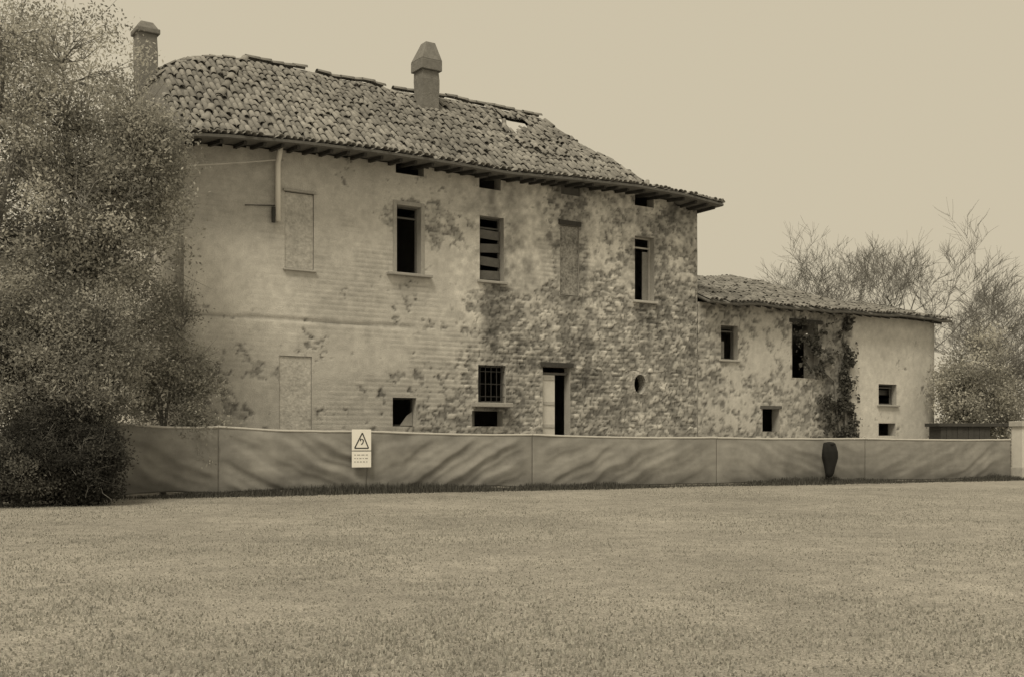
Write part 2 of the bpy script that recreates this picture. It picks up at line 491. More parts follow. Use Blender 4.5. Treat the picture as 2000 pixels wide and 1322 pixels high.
ps, pz = fac(543, 300, -0.12)
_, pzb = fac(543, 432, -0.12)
STR = fac(600, 627)[1]        # worn string line between the storeys
def front_relief(U, Z):
    e = 0.36 + 0.5*(fbm(U*0.45, Z*2.6, 1.5, 57, 4)-0.5)
    e += 0.62*sst(7.0, 10.5, U)*sst(6.6, 5.2, Z)
    e += 0.30*sst(5.5, 8.0, U)*sst(4.5, 2.0, Z)
    e += 0.28*sst(5.0, 6.5, U)*sst(6.5, 7.0, Z)*sst(8.5, 7.5, Z)*sst(9, 7.5, U)
    e += 0.35*sst(12.0, 15.0, U)
    e += 0.30*sst(10.8, 11.4, U)*sst(13.2, 12.4, U)
    e -= 0.35*sst(4.6, 3.6, U)*sst(4.5, 6.0, Z)
    e += 0.12*sst(4.6, 3.0, Z)*sst(5, 3, U)
    h, a = rubble(U, Z, e, 1)
    # coursed masonry showing faintly through the thin plaster
    zc = (Z + 0.03*(fbm(U, Z, 0.6, 58)-0.5))/0.135
    crs = np.exp(-((zc-np.round(zc))/0.17)**2)
    thin = sst(0.40, 0.60, fbm(U, Z, 0.55, 59, 4)) * sst(8.6, 7.4, Z) * (0.35+0.65*sst(2.6, 4.4, U))
    per_ = LAT[9][np.floor(zc+0.5).astype(int) % 256, np.floor(U/0.31+0.5*np.floor(zc+0.5)).astype(int) % 256]
    a = a*(1 - 0.26*thin*crs)*(1 - 0.16*thin*(per_-0.2)); h = h - 0.008*thin*crs
    # rusty damp streaks running down from the attic vents and the sills
    for (sx, zt, zb, w, k) in ((fac(966,364)[0], A2[2], W2[3]-0.3, 0.16, 0.45), (fac(1113,375)[0], A3[2]+0.1, W3[2]-0.6, 0.45, 0.45),
                               (fac(960,560)[0], W2[2], 3.2, 0.32, 0.35), (fac(1256,400)[0], A4[2], W4[3], 0.12, 0.25), (fac(1140,400)[0], 9.8, 7.4, 0.22, 0.3),
                               (fac(800,540)[0], W1[2]-0.1, 5.0, 0.3, 0.18), (fac(1330,400)[0], 9.9, 8.6, 0.5, 0.3), (fac(1010,345)[0], 10.0, 8.0, 0.35, 0.3)):
        x = U - sx - (vnoise(Z, Z*0, 1.2, 5)-0.5)*0.25
        st = np.exp(-(x/w)**2)*sst(zt+0.1, zt-0.1, Z)*sst(zb-0.8, zb+0.5, Z)
        a = a*(1 - k*st*(0.6+0.6*fbm(U*3, Z*0.5, 2.0, 8)))
    # darker band low down on the left
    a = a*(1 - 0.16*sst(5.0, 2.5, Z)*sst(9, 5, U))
    # string line
    g = np.exp(-((Z-STR-(vnoise(U, U*0, 0.8, 6)-0.5)*0.05)/0.035)**2)*sst(6.8, 6.2, U)
    h = h - 0.035*g; a = a*(1-0.35*g)
    # darker area of wall left of the downpipe
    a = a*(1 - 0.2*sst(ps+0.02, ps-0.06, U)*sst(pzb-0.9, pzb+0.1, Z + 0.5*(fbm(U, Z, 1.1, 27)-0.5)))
    # broad blotches of damp and lime bloom on the right half
    bl = fbm(U, Z, 0.75, 52, 4)-0.5
    a = a*(1 + sst(6.5, 9.5, U)*(0.9*bl + 0.8*(fbm(U, Z, 2.4, 55, 4)-0.5)+1.0*(fbm(U, Z, 6.5, 56, 3)-0.5)))
    a = np.clip(a, 0.05, 0.78)
    return h, a
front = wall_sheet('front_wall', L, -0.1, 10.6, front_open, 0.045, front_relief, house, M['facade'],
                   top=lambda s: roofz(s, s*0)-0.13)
def side_relief(U, Z):
    return rubble(U, Z, 0.42+0*U, 6)
# left end wall (local x runs from the back to the front), right end wall, back wall
wl = wall_sheet('side_wall', D, -0.1, 10.6, [[5.6, 6.4, 6.0, 7.6, 0.3], [2.2, 3.0, 6.0, 7.6, 0.3], [5.5, 6.5, 2.0, 3.4, 0.3]], 0.09, side_relief, house, M['facade'],
                top=lambda u: np.minimum(9.35, roofz(u*0+0.02, D-u)-0.12), M4=Matrix.Translation((0, D, 0)) @ Matrix.Rotation(-math.pi/2, 4, 'Z'))
wr = wall_sheet('side_wall', D, -0.1, 10.6, [], 0.09, side_relief, house, M['facade'],
                top=lambda u: np.minimum(9.6, roofz(u*0+L-0.02, u)-0.12), M4=Matrix.Translation((L, 0, 0)) @ Matrix.Rotation(math.pi/2, 4, 'Z'))
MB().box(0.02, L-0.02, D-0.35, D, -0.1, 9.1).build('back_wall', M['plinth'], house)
MB().box(0.03, L-0.03, 0.40, D-0.36, 5.0, 5.25).build('floor_slab', M['timber'], house)
MB().box(0.03, L-0.03, 0.40, D-0.36, 8.55, 8.75).build('attic_floor', M['timber'], house)
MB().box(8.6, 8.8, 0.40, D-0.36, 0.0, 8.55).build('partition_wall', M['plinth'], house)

# --- openings
def shutter(o, m, y, name='shutter', n=2, gap=0.02, slats=True):
    """closed boarded shutter leaves filling an opening"""
    a, b, c, d = o[:4]
    w = (b-a)/n
    for i in range(n):
        x0 = a + i*w + gap; x1 = a + (i+1)*w - gap
        leaf = MB().box(x0, x1, y, y+0.03, c+0.02, d-0.02).build(name, m, house)
        if slats:
            for zc in (c+0.18*(d-c), c+0.5*(d-c), d-0.18*(d-c)):
                MB().box(x0+0.01, x1-0.01, y-0.022, y-0.001, zc-0.05, zc+0.05).build('batten', m, leaf)
def win_frame(o, y, m, bars=1, cross=1, w=0.05):
    a, b, c, d = o[:4]
    fr = MB()
    fr.box(a+.003, a+w, y, y+.06, c+.003, d-.003); fr.box(b-w, b-.003, y, y+.06, c+.003, d-.003)
    fr.box(a+w+.001, b-w-.001, y, y+.06, c+.003, c+w); fr.box(a+w+.001, b-w-.001, y, y+.06, d-w, d-.003)
    f = fr.build('window', m, house)
    for i in range(cross):
        zc = d - (d-c)*(0.16 if cross == 1 else (i+1)/(cross+1))
        MB().box(a+w+.002, b-w-.002, y+.01, y+.05, zc-.025, zc+.025).build('glazing_bar', m, f)
    return f
def sill(o, ext=0.18, proj=0.14, th=0.08, dz=0.0):
    a, b, c, d = o[:4]
    return MB().box(a-ext, b+ext, -proj, 0.08, c-th+dz, c+dz-.002).build('sill', M['stone'], house, bevel=0.012)
def surround(o, w=0.14, proj=0.035):
    a, b, c, d = o[:4]
    MB().box(a-w, a-.002, -proj, 0.02, c, d+w).box(b+.002, b+w, -proj, 0.02, c, d+w).box(a-.001, b+.001, -proj+.004, 0.02, d+.003, d+w-.003).build('window_surround', M['stone'], house, bevel=0.01)

# upper floor
shutter(W0, M['infill'], 0.03, n=1, gap=0.01, slats=False)
MB().box(W0[0]-0.05, W0[1]+0.05, -0.06, 0.03, W0[3]+.002, W0[3]+0.06).build('lintel', M['stone'], house)
sill(W0, 0.05, 0.08, 0.06)
win_frame(W1, 0.24, M['timber'], cross=1, w=0.045); sill(W1, 0.32, 0.16)
win_frame(W2, 0.24, M['timber'], cross=1); sill(W2, 0.1, 0.1)
for i in range(4):      # broken boards nailed over the lower part of the second window
    a, b, c, d = W2[:4]
    z0 = c + 0.02 + i*0.40
    mtx = Matrix.Rotation(math.radians((-2, 3, -4, 2)[i]), 4, 'Y')
    mb = MB().box(-(b-a)/2*0.93, (b-a)/2*0.93, 0.18, 0.205, -0.13, 0.13, mtx)
    o_ = mb.build('board', M['timber'], house); o_.location = ((a+b)/2, 0, z0+0.17)
shutter(W3, M['infill_dark'], 0.05, n=1, gap=0.004, slats=False, name='blocked_window')
MB().box(W3[0]-0.06, W3[1]+0.06, -0.05, 0.04, W3[3]+.002, W3[3]+0.14).build('lintel', M['darktimber'], house)
win_frame(W4, 0.22, M['palewood'], cross=1); sill(W4, 0.1, 0.1)
a, b, c, d = W4[:4]
MB().box(b-0.30, b-0.06, 0.25, 0.28, c+0.06, d-0.45).build('shutter', M['grey'], house)
# ground floor
leaf = MB().box(G0[0]+.008, G0[1]-.012, 0.03, 0.06, 0.06, G0[3]-.01).build('blocked_doorway', M['infill'], house)
win_frame(G1, 0.22, M['darktimber'], cross=0)
a, b, c, d = G1[:4]
MB().poly([(b-0.42, 0.2, c+0.02), (b-0.02, 0.2, c+0.02), (b-0.02, 0.2, c+0.42), (b-0.2, 0.2, c+0.30)]).poly([(b-0.2, 0.212, c+0.30), (b-0.02, 0.212, c+0.42), (b-0.02, 0.212, c+0.02), (b-0.42, 0.212, c+0.02)]).build('broken_board', M['grey'], house)
f = win_frame(G2, 0.17, M['timber'], cross=0)
a, b, c, d = G2[:4]
for i in range(5):
    x = a + (b-a)*(i+0.5)/5
    MB().tube([(x, 0.06, c-.02), (x, 0.06, d+.02)], [0.013]*2, 6).build('grille_bar', M['iron'], house)
for i in range(3):
    z = c + (d-c)*(i+0.5)/3
    MB().tube([(a-.02, 0.075, z), (b+.02, 0.075, z)], [0.013]*2, 6).build('grille_bar', M['iron'], house)
MB().box(a-0.22, b+0.1, -0.26, 0.06, c-0.13, c-.003).build('sill', M['stone'], house, bevel=0.015)
a, b, c, d = G3[:4]
mid = a + (b-a)*0.52
leaf = MB().box(a+.01, mid, 0.13, 0.17, 0.06, d-0.25).build('door', M['pale'], house)
for zc in (0.9, 1.75, 2.45, d-0.35): MB().box(a+.03, mid-.02, 0.108, 0.128, zc-.05, zc+.05).build('batten', M['palewood'], leaf)
MB().box(a+.002, b-.002, 0.14, 0.2, d-0.24, d-0.17).build('door_frame', M['timber'], house)
MB().box(a-0.08, b+0.1, -0.04, 0.05, d+.002, d+0.13).build('lintel', M['darktimber'], house)
surround([W1[0], W1[1], W1[2]+.005, W1[3]], 0.12, 0.02)
# oculus: square block with a round hole
n = 28
mb = MB()
sq = []
for k in range(n):
    a = 2*math.pi*k/n + math.pi/4
    c_, s_ = math.cos(a), math.sin(a); q = 0.33/max(abs(c_), abs(s_))
    sq.append((q*c_, q*s_))
ci = [(OR*0.92*math.cos(2*math.pi*k/n + math.pi/4), OR*1.18*math.sin(2*math.pi*k/n + math.pi/4)) for k in range(n)]
for k in range(n):
    k2 = (k+1) % n
    p = lambda q, y: (oc[0]+q[0], y, oc[1]+q[1])
    mb.poly([p(sq[k], -.004), p(sq[k2], -.004), p(ci[k2], -.012), p(ci[k], -.012)])
    mb.poly([p(ci[k], -.012), p(ci[k2], -.012), p(ci[k2], 0.35), p(ci[k], 0.35)])
mb.build('round_window', M['infill_ring'], house)
# attic vents: blind dark boards well back, and a timber lintel
for A in (A1, A2, A4):
    MB().box(A[0]-.06, A[1]+.06, -0.03, 0.05, A[3]+.002, A[3]+0.09).build('lintel', M['timber'], house)
MB().box(A3[0]+.005, A3[1]-.005, 0.05, 0.1, A3[2]+.005, A3[3]-.005).build('vent_board', M['timber'], house)

# --- roof slab
ss = np.arange(S0, S1+0.001, (S1-S0)/120); ts = np.arange(-O, D+O+0.001, (D+2*O)/70)
SS, TT = np.meshgrid(ss, ts)
RZ = roofz(SS, TT)
ix = np.arange(SS.size).reshape(SS.shape)
sc_, tc_ = (SS[:-1,:-1]+SS[1:,1:])/2, (TT[:-1,:-1]+TT[1:,1:])/2
kp = ~in_hole(sc_, tc_)
q = np.stack([ix[:-1,:-1], ix[:-1,1:], ix[1:,1:], ix[1:,:-1]], -1)[kp]
V = np.concatenate([np.stack([SS, TT, RZ], -1).reshape(-1,3), np.stack([SS, TT, RZ-0.09], -1).reshape(-1,3)])
nn = SS.size
edge = []
R_, C_ = ix.shape
for i in range(C_-1):
    edge.append((ix[0,i], ix[0,i]+nn, ix[0,i+1]+nn, ix[0,i+1])); edge.append((ix[-1,i+1], ix[-1,i+1]+nn, ix[-1,i]+nn, ix[-1,i]))
for j in range(R_-1):
    edge.append((ix[j+1,0], ix[j+1,0]+nn, ix[j,0]+nn, ix[j,0])); edge.append((ix[j,-1], ix[j,-1]+nn, ix[j+1,-1]+nn, ix[j+1,-1]))
FQ = np.concatenate([q, q[:, ::-1]+nn, np.array(edge)])
roof = link('roof', np_mesh('roof', V, FQ), M['roofslab'], house)

# --- tiles: half-round clay tiles, tapered
def tile_geom(r0=0.088, r1=0.07, ln=0.38, n=5, th=0.014):
    v = []
    for (r, y) in ((r0, 0.0), (r1, ln)):
        for rr in (r, r-th):
            for k in range(n+1):
                a = math.pi*k/n
                v.append((-rr*math.cos(a), y, rr*math.sin(a)*0.85))
    m_ = n+1
    f = []
    for k in range(n):
        f.append((k, k+1, 2*m_+k+1, 2*m_+k))             # outer
        f.append((m_+k+1, m_+k, k, k+1)[::-1])           # front edge
    for k in range(0, n):
        f.append((m_+k+1, m_+k, 3*m_+k, 3*m_+k+1))       # inner
    return np.array(v), np.array(f)
TV, TF = tile_geom()
tile_me = np_mesh('roof_tile', TV, TF); tile_me.materials.append(M['tile'])
RV, RF = tile_geom(0.13, 0.11, 0.46, 6)
ridge_me = np_mesh('ridge_tile', RV, RF); ridge_me.materials.append(M['tile'])
def frame(pos, ydir, up):
    y = Vector(ydir).normalized(); x = y.cross(Vector(up)).normalized(); z = x.cross(y)
    m = Matrix(((x.x, y.x, z.x, pos[0]), (x.y, y.y, z.y, pos[1]), (x.z, y.z, z.z, pos[2]), (0, 0, 0, 1)))
    return m
def rz_(s, t): return float(roofz(s, t))
tiles = []     # (matrix, visible rank)
rt = random.Random(11)
PIT = 0.182
def face_tiles(side):
    # march up each column of the slope, from the eaves
    if side in ('front', 'back'): n_ = int((S1-S0)/PIT)
    else: n_ = int((D+2*O)/PIT)
    for i in range(n_+1):
        v = 0.0; row = 0
        while True:
            run = v
            if side == 'front': s, t, up = S0+i*PIT+0.04, -O+run-0.05, (0, 1)
            elif side == 'back': s, t, up = S0+i*PIT+0.04, D+O-run+0.05, (0, -1)
            elif side == 'left': s, t, up = S0+run-0.05, -O+i*PIT+0.04, (1, 0)
            else: s, t, up = S1-run+0.05, -O+i*PIT+0.04, (-1, 0)
            sc2, tc2 = s+up[0]*0.2, t+up[1]*0.2
            if side in ('front', 'back') and (run > D/2+O-0.1): break
            if side in ('left', 'right') and (run > SL+O+0.3): break
            # which plane governs here?
            zf, zl, zr = [float(q_) for q_ in planes(sc2, tc2)]
            own = zf <= min(zl, zr)+0.03 if side in ('front', 'back') else ((zl if side == 'left' else zr) <= zf+0.03)
            if side in ('front', 'back') and not own and run > 0.4 and False: pass
            if own and S0-0.1 < sc2 < S1+0.1 and not bool(in_hole(sc2, tc2)) and rt.random() > 0.018:
                z0 = rz_(np.clip(s, S0, S1), np.clip(t, -O, D+O)); z1 = rz_(np.clip(s+up[0]*0.4, S0, S1), np.clip(t+up[1]*0.4, -O, D+O))
                jx, jy = rt.gauss(0, 0.014), rt.gauss(0, 0.028)
                if row == 0 and rt.random() < 0.25: jy += rt.uniform(-0.06, 0.12)
                slip = rt.random()
                yaw = rt.gauss(0, 0.06) if slip > 0.08 else rt.gauss(0, 0.3)
                # near the hole tiles have slid
                if side == 'front' and abs(s-(ha+hb)/2-0.2) < 1.1 and 1.6 < t < D/2-0.3: yaw += rt.gauss(0, 0.3); jy -= abs(rt.gauss(0, 0.1))
                c_, s_ = math.cos(yaw), math.sin(yaw)
                ud = (up[0]*c_-up[1]*s_, up[0]*s_+up[1]*c_)
                off = -up[1]*0+jx
                pos = (s + (jx if up[0] == 0 else jy), t + (jy if up[0] == 0 else jx), z0 + 0.028 + abs(rt.gauss(0, 0.012)))
                tiles.append((frame(pos, (ud[0]*0.4, ud[1]*0.4, z1-z0-0.01), (0, 0, 1)), side, row))
            step = 0.245
            v += step; row += 1
for sd_ in ('front', 'left', 'right', 'back'): face_tiles(sd_)
indiv = [x for x in tiles if x[1] == 'front' and x[2] < 2][:236]
ids = set(id(x) for x in indiv)
rest = [x for x in tiles if id(x) not in ids]
for (m_, _, _) in indiv:
    o = bpy.data.objects.new('roof_tile', tile_me); COL.objects.link(o); o.parent = roof; o.matrix_local = m_
mats = np.array([[list(r) for r in x[0]] for x in rest])
VV = np.einsum('nij,kj->nki', mats[:, :3, :3], TV) + mats[:, None, :3, 3]
FF = TF[None] + (np.arange(len(rest))*len(TV))[:, None, None]
ta = 0.25*(0.74+0.52*RNG.random(len(rest)))
pt = mats[:, :2, 3]
ta = ta*(0.7+0.6*fbm(pt[:,0], pt[:,1], 0.6, 40))
tf = link('tile_field', np_mesh('tile_field', VV.reshape(-1,3), FF.reshape(-1,4), np.repeat(ta, len(TV))), M['tiles'], roof)
tag(tf, kind='stuff')
# ridge and hip tiles
def cap_run(p0, p1, n_):
    p0, p1 = np.array(p0), np.array(p1)
    for i in range(n_):
        a = p0+(p1-p0)*i/n_; b = p0+(p1-p0)*(i+1)/n_
        if rt.random() < 0.05: continue
        z0, z1 = rz_(a[0], a[1]), rz_(b[0], b[1])
        pos = (a[0]+rt.gauss(0, .015), a[1]+rt.gauss(0, .015), z0+0.03+rt.random()*0.05)
        o = bpy.data.objects.new('ridge_tile', ridge_me); COL.objects.link(o); o.parent = roof
        o.matrix_local = frame(pos, (b[0]-a[0]+rt.gauss(0,.02), b[1]-a[1]+rt.gauss(0,.02), z1-z0), (0, 0, 1))
cap_run((SR, D/2), (SL, D/2), 28)
cap_run((S0, -O), (SL, D/2), 14)
cap_run((S1, -O), (SR, D/2), 14)
# rafters under the eaves
raf = MB().box(-0.04, 0.04, 0, 1.15, -0.085, 0).mesh('rafter'); raf.materials.append(M['darktimber'])
s = -0.45
while s < L+0.25:
    o = bpy.data.objects.new('rafter', raf); COL.objects.link(o); o.parent = roof
    z0, z1 = rz_(s, -O+0.04), rz_(s, -O+0.9)
    o.matrix_local = frame((s, -O+0.1+abs(rt.gauss(0,.08)), z0-0.095), (rt.gauss(0,.03), 0.9, z1-z0), (0, 0, 1))
    s += rt.uniform(0.34, 0.62)
# eaves board
pts = [(float(x), -O-0.015, float(roofz(x, -O))-0.05) for x in np.linspace(S0, S1, 40)]
mb = MB()
for i in range(39):
    (x0,y0,z0),(x1,y1,z1) = pts[i], pts[i+1]
    n = len(mb.v)
    mb.v += [(x0,y0-.02,z0-.03),(x1,y0-.02,z1-.03),(x1,y0-.02,z1+.04),(x0,y0-.02,z0+.04),(x0,y0,z0-.03),(x1,y0,z1-.03),(x1,y0,z1+.04),(x0,y0,z0+.04)]
    for qd in ((0,1,2,3),(7,6,5,4),(4,5,1,0),(3,2,6,7)): mb.f.append(tuple(n+i_ for i_ in qd))
mb.build('eaves_board', M['timber'], roof)

# --- chimneys
def chimney(s, t, z0, z1, w, cap):
    mb = MB()
    zs = np.linspace(z0, z1, 9)
    for i, z in enumerate(zs):      # slightly out of true shaft
        k = w/2*(1+0.03*math.sin(i*2.1)); dx = 0.012*math.sin(i*1.3)
        mb.v += [(s-k+dx, t-k, z), (s+k+dx, t-k, z), (s+k+dx, t+k, z), (s-k+dx, t+k, z)]
    for i in range(8):
        for j in range(4):
            mb.f.append((i*4+j, i*4+(j+1) % 4, (i+1)*4+(j+1) % 4, (i+1)*4+j))
    mb.f.append((32,33,34,35))
    ch = mb.build('chimney', M['brick'], house)
    c = MB()
    if cap == 'gabled':
        k = w/2+0.075
        c.box(s-k, s+k, t-k, t+k, z1+.002, z1+0.34)
        n = len(c.v); k2 = 0.17; hh = z1+0.34
        c.v += [(s-k,t-k,hh+.001),(s+k,t-k,hh+.001),(s+k,t+k,hh+.001),(s-k,t+k,hh+.001),(s-k2+.06,t-k2,hh+.62),(s+k2+.06,t-k2,hh+.62),(s+k2+.06,t+k2,hh+.62),(s-k2+.06,t+k2,hh+.62)]
        for qd in ((0,1,5,4),(1,2,6,5),(2,3,7,6),(3,0,4,7),(4,5,6,7)): c.f.append(tuple(n+i for i in qd))
        c.build('chimney_cap', M['brick'], ch, bevel=0.02)
    else:
        k = w/2+0.07
        c.box(s-k, s+k, t-k, t+k, z1+.002, z1+0.16)
        n = len(c.v); hh = z1+0.161; k2 = w/2-0.1
        c.v += [(s-k+.04,t-k+.04,hh),(s+k-.04,t-k+.04,hh),(s+k-.04,t+k-.04,hh),(s-k+.04,t+k-.04,hh),(s-k2,t-k2,hh+.22),(s+k2,t-k2,hh+.22),(s+k2,t+k2,hh+.22),(s-k2,t+k2,hh+.22)]
        for qd in ((0,1,5,4),(1,2,6,5),(2,3,7,6),(3,0,4,7),(4,5,6,7)): c.f.append(tuple(n+i for i in qd))
        c.build('chimney_cap', M['brick'], ch, bevel=0.03)
    return ch
cs, ct = fac(833, 150, 3.75)[0], 3.75
ctop = fac(833, 85, ct)[1]
chimney(cs, ct, 10.9, ctop-0.96, 0.60, 'gabled')
cs2 = fac(284, 100, 6.0)[0]
ctop2 = fac(284, 46, 6.0)[1]
chimney(cs2, 6.0, 9.0, ctop2-0.38, 0.56, 'flat')

# --- downpipe with its swan neck, near the left end
ps, pz = fac(543, 300, -0.12)
_, pzb = fac(543, 432, -0.12)
mb = MB().tube([(ps, -0.3, pz+0.12), (ps, -0.25, pz+0.0), (ps, -0.14, pz-0.2), (ps, -0.12, pz-0.3), (ps, -0.12, pzb)], [0.07]*5, 10)
pipe = mb.build('downpipe', M['sign'], house, smooth=True)  # coloured near white to paint the pipe's pale highlight despite the eaves shade
MB().tube([(ps-0.12, -0.11, pzb+.35), (ps-0.12, -0.11, pzb-0.05)], [0.05]*2, 8).build('pipe_bracket', M['iron'], pipe)
s_a, z_a = fac(478, 401, -0.03); s_b, z_b = fac(538, 402, -0.03)
MB().tube([(s_a, -0.04, z_a), (s_b, -0.04, z_b)], [0.012]*2, 6).build('wall_cable', M['iron'], house)

# ------------------------------------------------------------------ lower wing on the right
wing_s = L+0.02
wo = local_to_world(wing_s, 0, 0)
wing = empty('farmhouse_wing', (wo.x, wo.y, 0), TH)
tag(wing, 'lower ruined farm wing with sagging roof and pale end bay, right of the big farmhouse', 'house')
WL = fac(1825, 700)[0] - wing_s
def wpx(x0, y0, x1, y1, depth=0.35):
    o = opx(x0, y0, x1, y1, depth); o[0] -= wing_s; o[1] -= wing_s; return o
V1 = wpx(1408, 636, 1441, 702); V2 = wpx(1547, 632, 1598, 738, 0.5); V3 = wpx(1489, 798, 1522, 842); V4 = wpx(1716, 750, 1751, 790); V5 = wpx(1716, 826, 1749, 850)
wt = [fac(px, py)[1] for px, py in ((1372, 596), (1480, 603), (1600, 613), (1720, 622), (1825, 632))]
wts = [fac(px, 600)[0]-wing_s for px in (1372, 1480, 1600, 1720, 1825)]
def weave(s): return np.interp(s, wts, wt)
PB = fac(1660, 700)[0]-wing_s
def wing_relief(U, Z):
    e = 0.75 + 0.35*sst(4.5, 6.5, U) - 0.9*sst(PB-0.1, PB+0.35, U) + 0.15*sst(2.5, 1.5, Z) - 0.35*np.exp(-((U-3.0)/1.0)**2)*sst(3.2, 4.0, Z)
    h, a = rubble(U, Z, e, 9, plaster=0.55, stone_lo=0.18, stone_hi=0.52)
    a = a*(1 + 0.12*sst(PB-0.1, PB+0.3, U))
    # dark damp scar where the middle bay has collapsed
    x = U-fac(1625, 700)[0]+wing_s
    a = a*(1-0.42*np.exp(-(x/0.85)**2)*(0.4+fbm(U, Z, 1.5, 3))*sst(6, 4.8, Z))
    a = a*(1-0.3*sst(WL-0.35, WL, U))
    return h, a
wall_sheet('front_wall', WL, -0.1, 6.6, [V1, V2, V3, V4, V5], 0.06, wing_relief, wing, M['facade'], top=lambda s: weave(s)+0.12)
wall_sheet('side_wall', 7.0, -0.1, 6.3, [], 0.12, side_relief, wing, M['facade'], top=lambda u: u*0+6.0, M4=Matrix.Translation((WL, 0, 0)) @ Matrix.Rotation(math.pi/2, 4, 'Z'))
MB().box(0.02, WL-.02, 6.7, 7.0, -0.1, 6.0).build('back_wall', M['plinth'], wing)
MB().box(0.03, WL-.03, 0.52, 6.69, 3.05, 3.25).build('floor_slab', M['timber'], wing)
house_bak = house
house = wing
win_frame(V1, 0.2, M['timber'], cross=1); win_frame(V4, 0.2, M['timber'], cross=1)
sill(V1, 0.08, 0.08, 0.07); sill(V4, 0.1, 0.1, 0.07)
a, b, c, d = V1[:4]
MB().box(a+.06, (a+b)/2, 0.26, 0.29, c+.06, c+(d-c)*0.55).build('shutter', M['grey'], wing)
MB().box(V2[0]-.15, V2[1]+.2, -0.05, 0.12, V2[3]+.002, V2[3]+0.14).build('lintel', M['darktimber'], wing)
MB().box(V3[0]-.1, V3[1]+.1, -0.04, 0.1, V3[3]+.002, V3[3]+0.11).build('lintel', M['timber'], wing)
a, b, c, d = V2[:4]
o_ = MB().box(0, 0.5, 0.2, 0.23, 0, 1.6).build('hanging_shutter', M['grey'], wing); o_.location = (b-0.52, 0, c+0.02)
house = house_bak
# wing roof: higher at the left, fallen in towards the right
rp = [fac(px, py, 3.5) for px, py in ((1372, 543), (1430, 542), (1480, 549), (1530, 568), (1580, 588), (1700, 597), (1830, 611))]
rps = [r[0]-wing_s for r in rp]; rpz = [r[1] for r in rp]
def wroof(s, t):
    e = weave(s)+0.12 - 0.12
    r = np.interp(s, rps, rpz)
    a = np.minimum(t+0.55, 7.55-t)/4.05
    return e+0.1 + (r-e-0.1)*a + (fbm(s, t, 0.8, 15)-0.5)*0.16
ss = np.linspace(-0.0, WL+0.4, 90); ts = np.linspace(-0.55, 7.55, 50)
SS, TT = np.meshgrid(ss, ts); RZ = wroof(SS, TT)
ix = np.arange(SS.size).reshape(SS.shape); nn = SS.size
q = np.stack([ix[:-1,:-1].ravel(), ix[:-1,1:].ravel(), ix[1:,1:].ravel(), ix[1:,:-1].ravel()], -1)
edge = []
R_, C_ = ix.shape
for i in range(C_-1):
    edge.append((ix[0,i], ix[0,i]+nn, ix[0,i+1]+nn, ix[0,i+1])); edge.append((ix[-1,i+1], ix[-1,i+1]+nn, ix[-1,i]+nn, ix[-1,i]))
for j in range(R_-1):
    edge.append((ix[j+1,0], ix[j+1,0]+nn, ix[j,0]+nn, ix[j,0])); edge.append((ix[j,-1], ix[j,-1]+nn, ix[j+1,-1]+nn, ix[j+1,-1]))
wr_ = link('roof', np_mesh('roof', np.concatenate([np.stack([SS,TT,RZ],-1).reshape(-1,3), np.stack([SS,TT,RZ-0.1],-1).reshape(-1,3)]), np.concatenate([q, q[:, ::-1]+nn, np.array(edge)])), M['roofslab'], wing)
ms = []
def wz(s, t): return float(wroof(np.array(s), np.array(t)))
for i in range(int((WL+0.4)/0.182)):
    for side in (0, 1):
        for r in range(16):
            s = 0.12+i*0.182+rt.gauss(0,.015); t = -0.6+r*0.25; up = 1
            if rt.random() < 0.06: continue
            if side: t = 7.0-t; up = -1
            z0 = wz(s, t); z1 = wz(s, t+up*0.4)
            ms.append(frame((s, t, z0+0.03+abs(rt.gauss(0,.02))), (rt.gauss(0,.04), up*0.4, z1-z0), (0,0,1)))
mats = np.array([[list(r) for r in x] for x in ms])
VV = np.einsum('nij,kj->nki', mats[:, :3, :3], TV) + mats[:, None, :3, 3]
FF = TF[None] + (np.arange(len(ms))*len(TV))[:, None, None]
ta = 0.22*(0.7+0.6*RNG.random(len(ms)))
tf = link('tile_field', np_mesh('tile_field', VV.reshape(-1,3), FF.reshape(-1,4), np.repeat(ta, len(TV))), M['tiles'], wr_)
tag(tf, kind='stuff')
for i in range(24):
    s = 0.3+i*0.54
    if s > WL+0.2: break
    o = bpy.data.objects.new('rafter', raf); COL.objects.link(o); o.parent = wr_
    o.matrix_local = frame((s, -0.52, wz(s, -0.5)-0.105), (0, 0.9, wz(s, 0.4)-wz(s, -0.5)), (0,0,1))

# ------------------------------------------------------------------ netting fence along the road
BW0 = Vector((-12.2, 29.35+0.418*-12.2, 0)); BW1 = Vector((16.55, 29.35+0.418*16.55, 0))
bdir = (BW1-BW0); BL = bdir.length; BA = math.atan2(bdir.y, bdir.x)
bwall = empty('site_fence', BW0, BA)
tag(bwall, 'long grey site fence of draped netting on thin posts in front of the farmhouse', 'fence')
def wall_s(px):
    k = (px-CX)/F
    c_, s_ = math.cos(BA), math.sin(BA)
    return (k*BW0.y-BW0.x)/(c_-k*s_)
def wall_y(s): return BW0.y + math.sin(BA)*s
tp = [(140, 800), (185, 812), (225, 824), (425, 832), (720, 841), (1000, 847), (1400, 853), (1975, 857)]
tps = [wall_s(a) for a, b in tp]; tpz = [PZ(b, wall_y(wall_s(a))) for a, b in tp]
def btop(s): return np.interp(s, tps, tpz)
